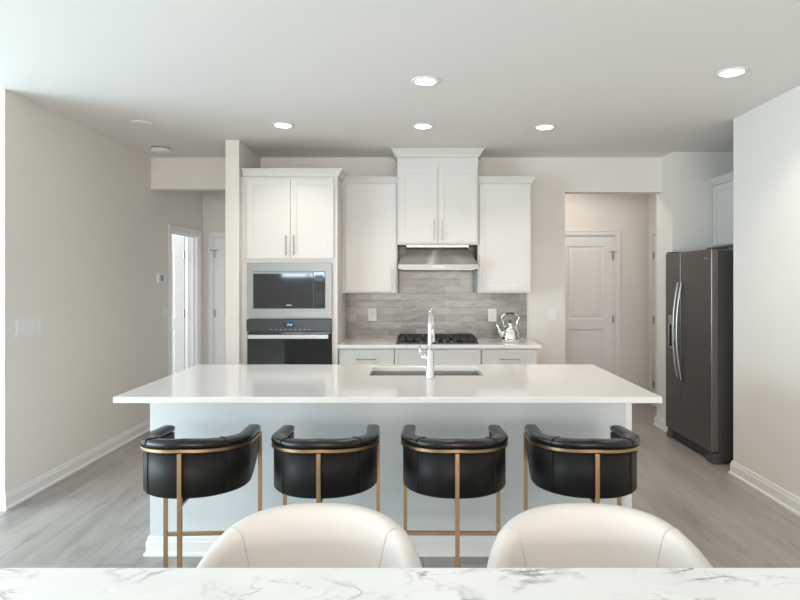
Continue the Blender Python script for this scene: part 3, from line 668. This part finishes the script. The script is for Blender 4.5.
# ------------------------------------------------------------------ counter stools
def interp(x, tab):
    for (a, va), (b, vb) in zip(tab, tab[1:]):
        if x <= b:
            s = (x-a)/(b-a) if b > a else 0; s = s*s*(3-2*s) if False else s
            return va+(vb-va)*s
    return tab[-1][1]
def make_stool(cx, label):
    cy, Rr = 2.65, .232
    t = thing('counter_stool', (cx, cy, 0), label, 'stool', 'counter stools at the island')
    # plan path of outer face: arm end -> arc round the back -> arm end ; s in [-1,1]
    arm = .20; L_ = arm+PI*Rr/2
    def path(s):
        l = abs(s)*L_; sg = 1 if s >= 0 else -1
        if l <= PI*Rr/2:
            a = l/Rr; return Vector((cx+sg*Rr*math.sin(a), cy-Rr*math.cos(a), 0)), Vector((sg*math.sin(a), -math.cos(a), 0))
        return Vector((cx+sg*(Rr-.006*(l-PI*Rr/2)/arm), cy+l-PI*Rr/2, 0)), Vector((sg, 0, 0))
    N = 56; S = [-1+2*i/N for i in range(N+1)]
    zb = lambda s: .786-.040*abs(s)**1.1                 # band height
    zlow = lambda s: interp(abs(s), [(0, .585), (.55, .578), (.66, .580), (.78, .600), (.9, .635), (1, .672)])
    # upholstered shell
    secs = []
    for s in S:
        p, n = path(s); a, b = zlow(s), zb(s)+.008
        th = .045
        prof = [(0, a+.006), (-.006, a), (-th+.006, a), (-th, a+.006), (-th, b), (0, b)]
        secs.append([p+n*u+Vector((0, 0, z)) for u, z in prof])
    bm = bmesh.new(); loft(bm, secs)
    sh = obj('back_shell', bm, 'leather', t, smooth=False)
    for p_ in sh.data.polygons: p_.use_smooth = abs(p_.normal.z) < .5 and p_.area < .01
    # raised vertical seams
    for sg in (-1, 1):
        for ss in (.32,):
            s = sg*.785*Rr/L_
            p, n = path(s); bm = bmesh.new()
            tube(bm, [p+n*.001+Vector((0, 0, zlow(s)+.004)), p+n*.001+Vector((0, 0, zb(s)-.009))], .0028, 8)
            obj('seam', bm, 'pad', sh)
    # brass band
    bm = bmesh.new(); secs = []
    for s in S:
        p, n = path(s); z = zb(s)
        secs.append([p+n*u+Vector((0, 0, z+v)) for u, v in ((.0005, -.0065), (.010, -.0065), (.010, .0065), (.0005, .0065))])
    loft(bm, secs); obj('rim_band', bm, 'brass', t, bev=.001)
    # padded top roll
    bm = bmesh.new(); secs = []
    for i, s in enumerate(S):
        p, n = path(s); z0 = zb(s)+.0082
        hgt = .034+.004*abs(s)**3
        k = 1.0
        d = (1-abs(s))*L_
        if d < .012: k = max(.5, math.sqrt(max(0, 1-((.012-d)/.012)**2)))
        ring = []
        for q in range(16):
            a = 2*PI*q/16; ca, sa = math.cos(a), math.sin(a)
            u = -.018+.031*abs(ca)**.6*(1 if ca > 0 else -1)*(.8+.2*k); v = hgt/2+hgt/2*abs(sa)**.75*(1 if sa > 0 else -1)*(.4+.6*k if sa > 0 else 1)
            lean = .004*(v/hgt)
            ring.append(p+n*(u-lean)+Vector((0, 0, z0+v)))
        secs.append(ring)
    loft(bm, secs); pd = obj('top_roll', bm, 'pad', t, smooth=True)
    for sg in (-1, 1):
        s = sg*.785*Rr/L_; p, n = path(s); z0 = zb(s)+.0082; hgt = .034+.004*abs(s)**3; ring = []
        for q in range(14):
            a = -PI*.1+PI*1.2*q/13; ca, sa = math.cos(a), math.sin(a)
            u = -.018+.032*abs(ca)**.6*(1 if ca > 0 else -1); v = hgt/2+(hgt/2+.001)*abs(sa)**.75*(1 if sa > 0 else -1)
            ring.append(p+n*(u-.004*v/hgt)+Vector((0, 0, z0+v)))
        bm = bmesh.new(); tube(bm, ring, .0022, 6); obj('seam', bm, 'leather', pd)
    # seat cushion
    bm = bmesh.new(); secs = []
    def plan(r, fwd):
        pts = []
        for i in range(25):
            a = PI*i/24; pts.append((cx-r*math.cos(a), cy-r*math.sin(a)))
        pts += [(cx+r*.98, cy+fwd*.6), (cx+r*.9, cy+fwd*.93), (cx+r*.7, cy+fwd), (cx-r*.7, cy+fwd), (cx-r*.9, cy+fwd*.93), (cx-r*.98, cy+fwd*.6)]
        return pts
    for ins, z in ((.02, .572), (.004, .578), (0, .60), (0, .645), (.008, .660), (.03, .668), (.08, .671)):
        secs.append([(x, y, z) for x, y in plan(.186-ins, .20-ins)])
    loft(bm, secs); obj('seat', bm, 'leather', t, smooth=True)
    lw = .0088
    for sg in (-1, 1):
        X = cx+sg*.2275; Y = cy+arm+.0095
        obj('leg', B((X-lw, X+lw, Y-lw, Y+lw, 0, .748)), 'brass', t, bev=.0015)
    Y = cy-Rr-.0195
    obj('leg', B((cx-lw, cx+lw, Y-lw, Y+lw, 0, .778)), 'brass', t, bev=.0015)
    Yf = cy+arm+.0095
    obj('footrest', B((cx-.2275+lw+e, cx+.2275-lw-e, Yf-.008, Yf+.008, .245, .262)), 'brass', t, bev=.001)
    obj('seat_support', B((cx-.008, cx+.008, Y+lw+e, cy+.1, .559, .5715)), 'brass', t, bev=.001)
    return t
s0 = make_stool(-.985, 'black leather barrel stool with brass legs at the left end of the island')
s0.rotation_euler = (0, 0, .05)
dup(s0, (-.408, 2.65, 0), 'black barrel stool second from left, directly behind the left cream chair', rz=.03)
dup(s0, (.173, 2.65, 0), 'black barrel stool below the faucet, seen in the gap between the cream chairs', rz=-.012)
dup(s0, (.757, 2.65, 0), 'black leather barrel stool with brass legs at the right end of the island', rz=-.045)

# ------------------------------------------------------------------ dining table and chairs
TZ = .75
t = thing('dining_table', (-.05, .97, 0), 'white marble dining table top with grey veins in the foreground', 'table')
obj('tabletop', B((-1.40, 1.30, .45, 1.507, TZ-.03, TZ)), 'marble', t, bev=.004)
for lx in (-1.30, 1.14):
    for ly in (.50, 1.36): obj('leg', B((lx, lx+.06, ly, ly+.06, 0, TZ-.0305)), 'glass_frame', t, bev=.003)
ZT = [(0, .797), (15, .796), (30, .790), (42, .777), (52, .757), (62, .728), (75, .690), (90, .655), (112, .635)]
def make_chair(cx, label):
    cy = 1.50
    t = thing('dining_chair', (cx, cy, 0), label, 'chair', 'cream dining chairs')
    A_, B_ = .268, .265
    def pl(deg):
        a = math.radians(deg); sx = 1 if a >= 0 else -1
        # superellipse for a squarish barrel
        c, s = math.cos(a), math.sin(a); k = 2/2.3
        return Vector((cx+A_*abs(s)**k*sx, cy+B_*abs(c)**k*(1 if c >= 0 else -1), 0))
    def nrm(deg):
        d = pl(deg+1)-pl(deg-1); d.normalize(); return Vector((-d.y, d.x, 0)) if True else d
    degs = [-112+224*i/64 for i in range(65)]
    def zt(dg):
        x = abs(dg); tot = 0
        for k in range(-4, 5): tot += interp(abs(x+k*2), ZT)
        return tot/9
    secs = []
    for dg in degs:
        p = pl(dg); n = nrm(dg); z1 = zt(dg); z0 = .40; h = z1-z0
        kk = 1
        endd = (112-abs(dg))
        if endd < 10: kk = .35+.65*math.sqrt(max(0, 1-((10-endd)/10)**2))
        th = .062*kk
        ring = []
        lean = lambda z: .055*(z-z0)/.4
        for j in range(7): z = z0+(h-.03)*j/6; ring.append(p+n*(-th/2+lean(z))+Vector((0, 0, z)))
        for j in range(1, 8): a = PI-PI*j/8; ring.append(p+n*(th/2*math.cos(a)+lean(z1-.03))+Vector((0, 0, z1-.03+.030*math.sin(a))))
        for j in range(6, -1, -1): z = z0+(h-.03)*j/6; ring.append(p+n*(th/2+lean(z))+Vector((0, 0, z)))
        secs.append(ring)
    bm = bmesh.new(); loft(bm, secs)
    bk = obj('backrest', bm, 'fabric', t, smooth=True)
    # curved side seams on the inside face
    for sg in (-1, 1):
        pts = []
        for i in range(9):
            a = PI*i/8; dg = sg*(52-7*i/8); p = pl(dg); n = nrm(dg); z1 = zt(dg)
            pts.append(p+n*(.0315*math.cos(a)+.055*(z1-.43)/.4)+Vector((0, 0, z1-.03+.0305*math.sin(a))))
        for i in range(1, 10):
            f = i/9; dg = sg*(45-6*math.sin(f*PI/2)); p = pl(dg); n = nrm(dg); z = zt(45)-.03-.24*f
            pts.append(p+n*(-.0315+.055*(z-.40)/.4)+Vector((0, 0, z)))
        bm = bmesh.new(); tube(bm, pts, .0016, 6); obj('seam', bm, 'seam', bk)
    bm = bmesh.new(); secs = []
    for ins, z in ((.03, .385), (.01, .39), (0, .41), (0, .455), (.01, .475), (.04, .485), (.10, .488)):
        ring = []
        for i in range(48):
            a = 2*PI*i/48; c, s = math.cos(a), math.sin(a)
            ring.append((cx+(.225-ins)*abs(c)**.8*(1 if c > 0 else -1), cy-.01+(.222-ins)*abs(s)**.8*(1 if s > 0 else -1), z))
        secs.append(ring)
    loft(bm, secs); obj('seat', bm, 'fabric', t, smooth=True)
    for sx in (-1, 1):
        for sy in (-1, 1):
            bm = bmesh.new(); tube(bm, [(cx+sx*.15, cy+sy*.15, .386), (cx+sx*.20, cy+sy*.20, 0)], [.016, .010], 14); obj('leg', bm, 'glass_frame', t, smooth=True)
    return t
c0 = make_chair(-.298, 'cream upholstered curved dining chair on the left, tucked under the marble table')
dup(c0, (.514, 1.50, 0), 'cream upholstered curved dining chair on the right, tucked under the marble table')
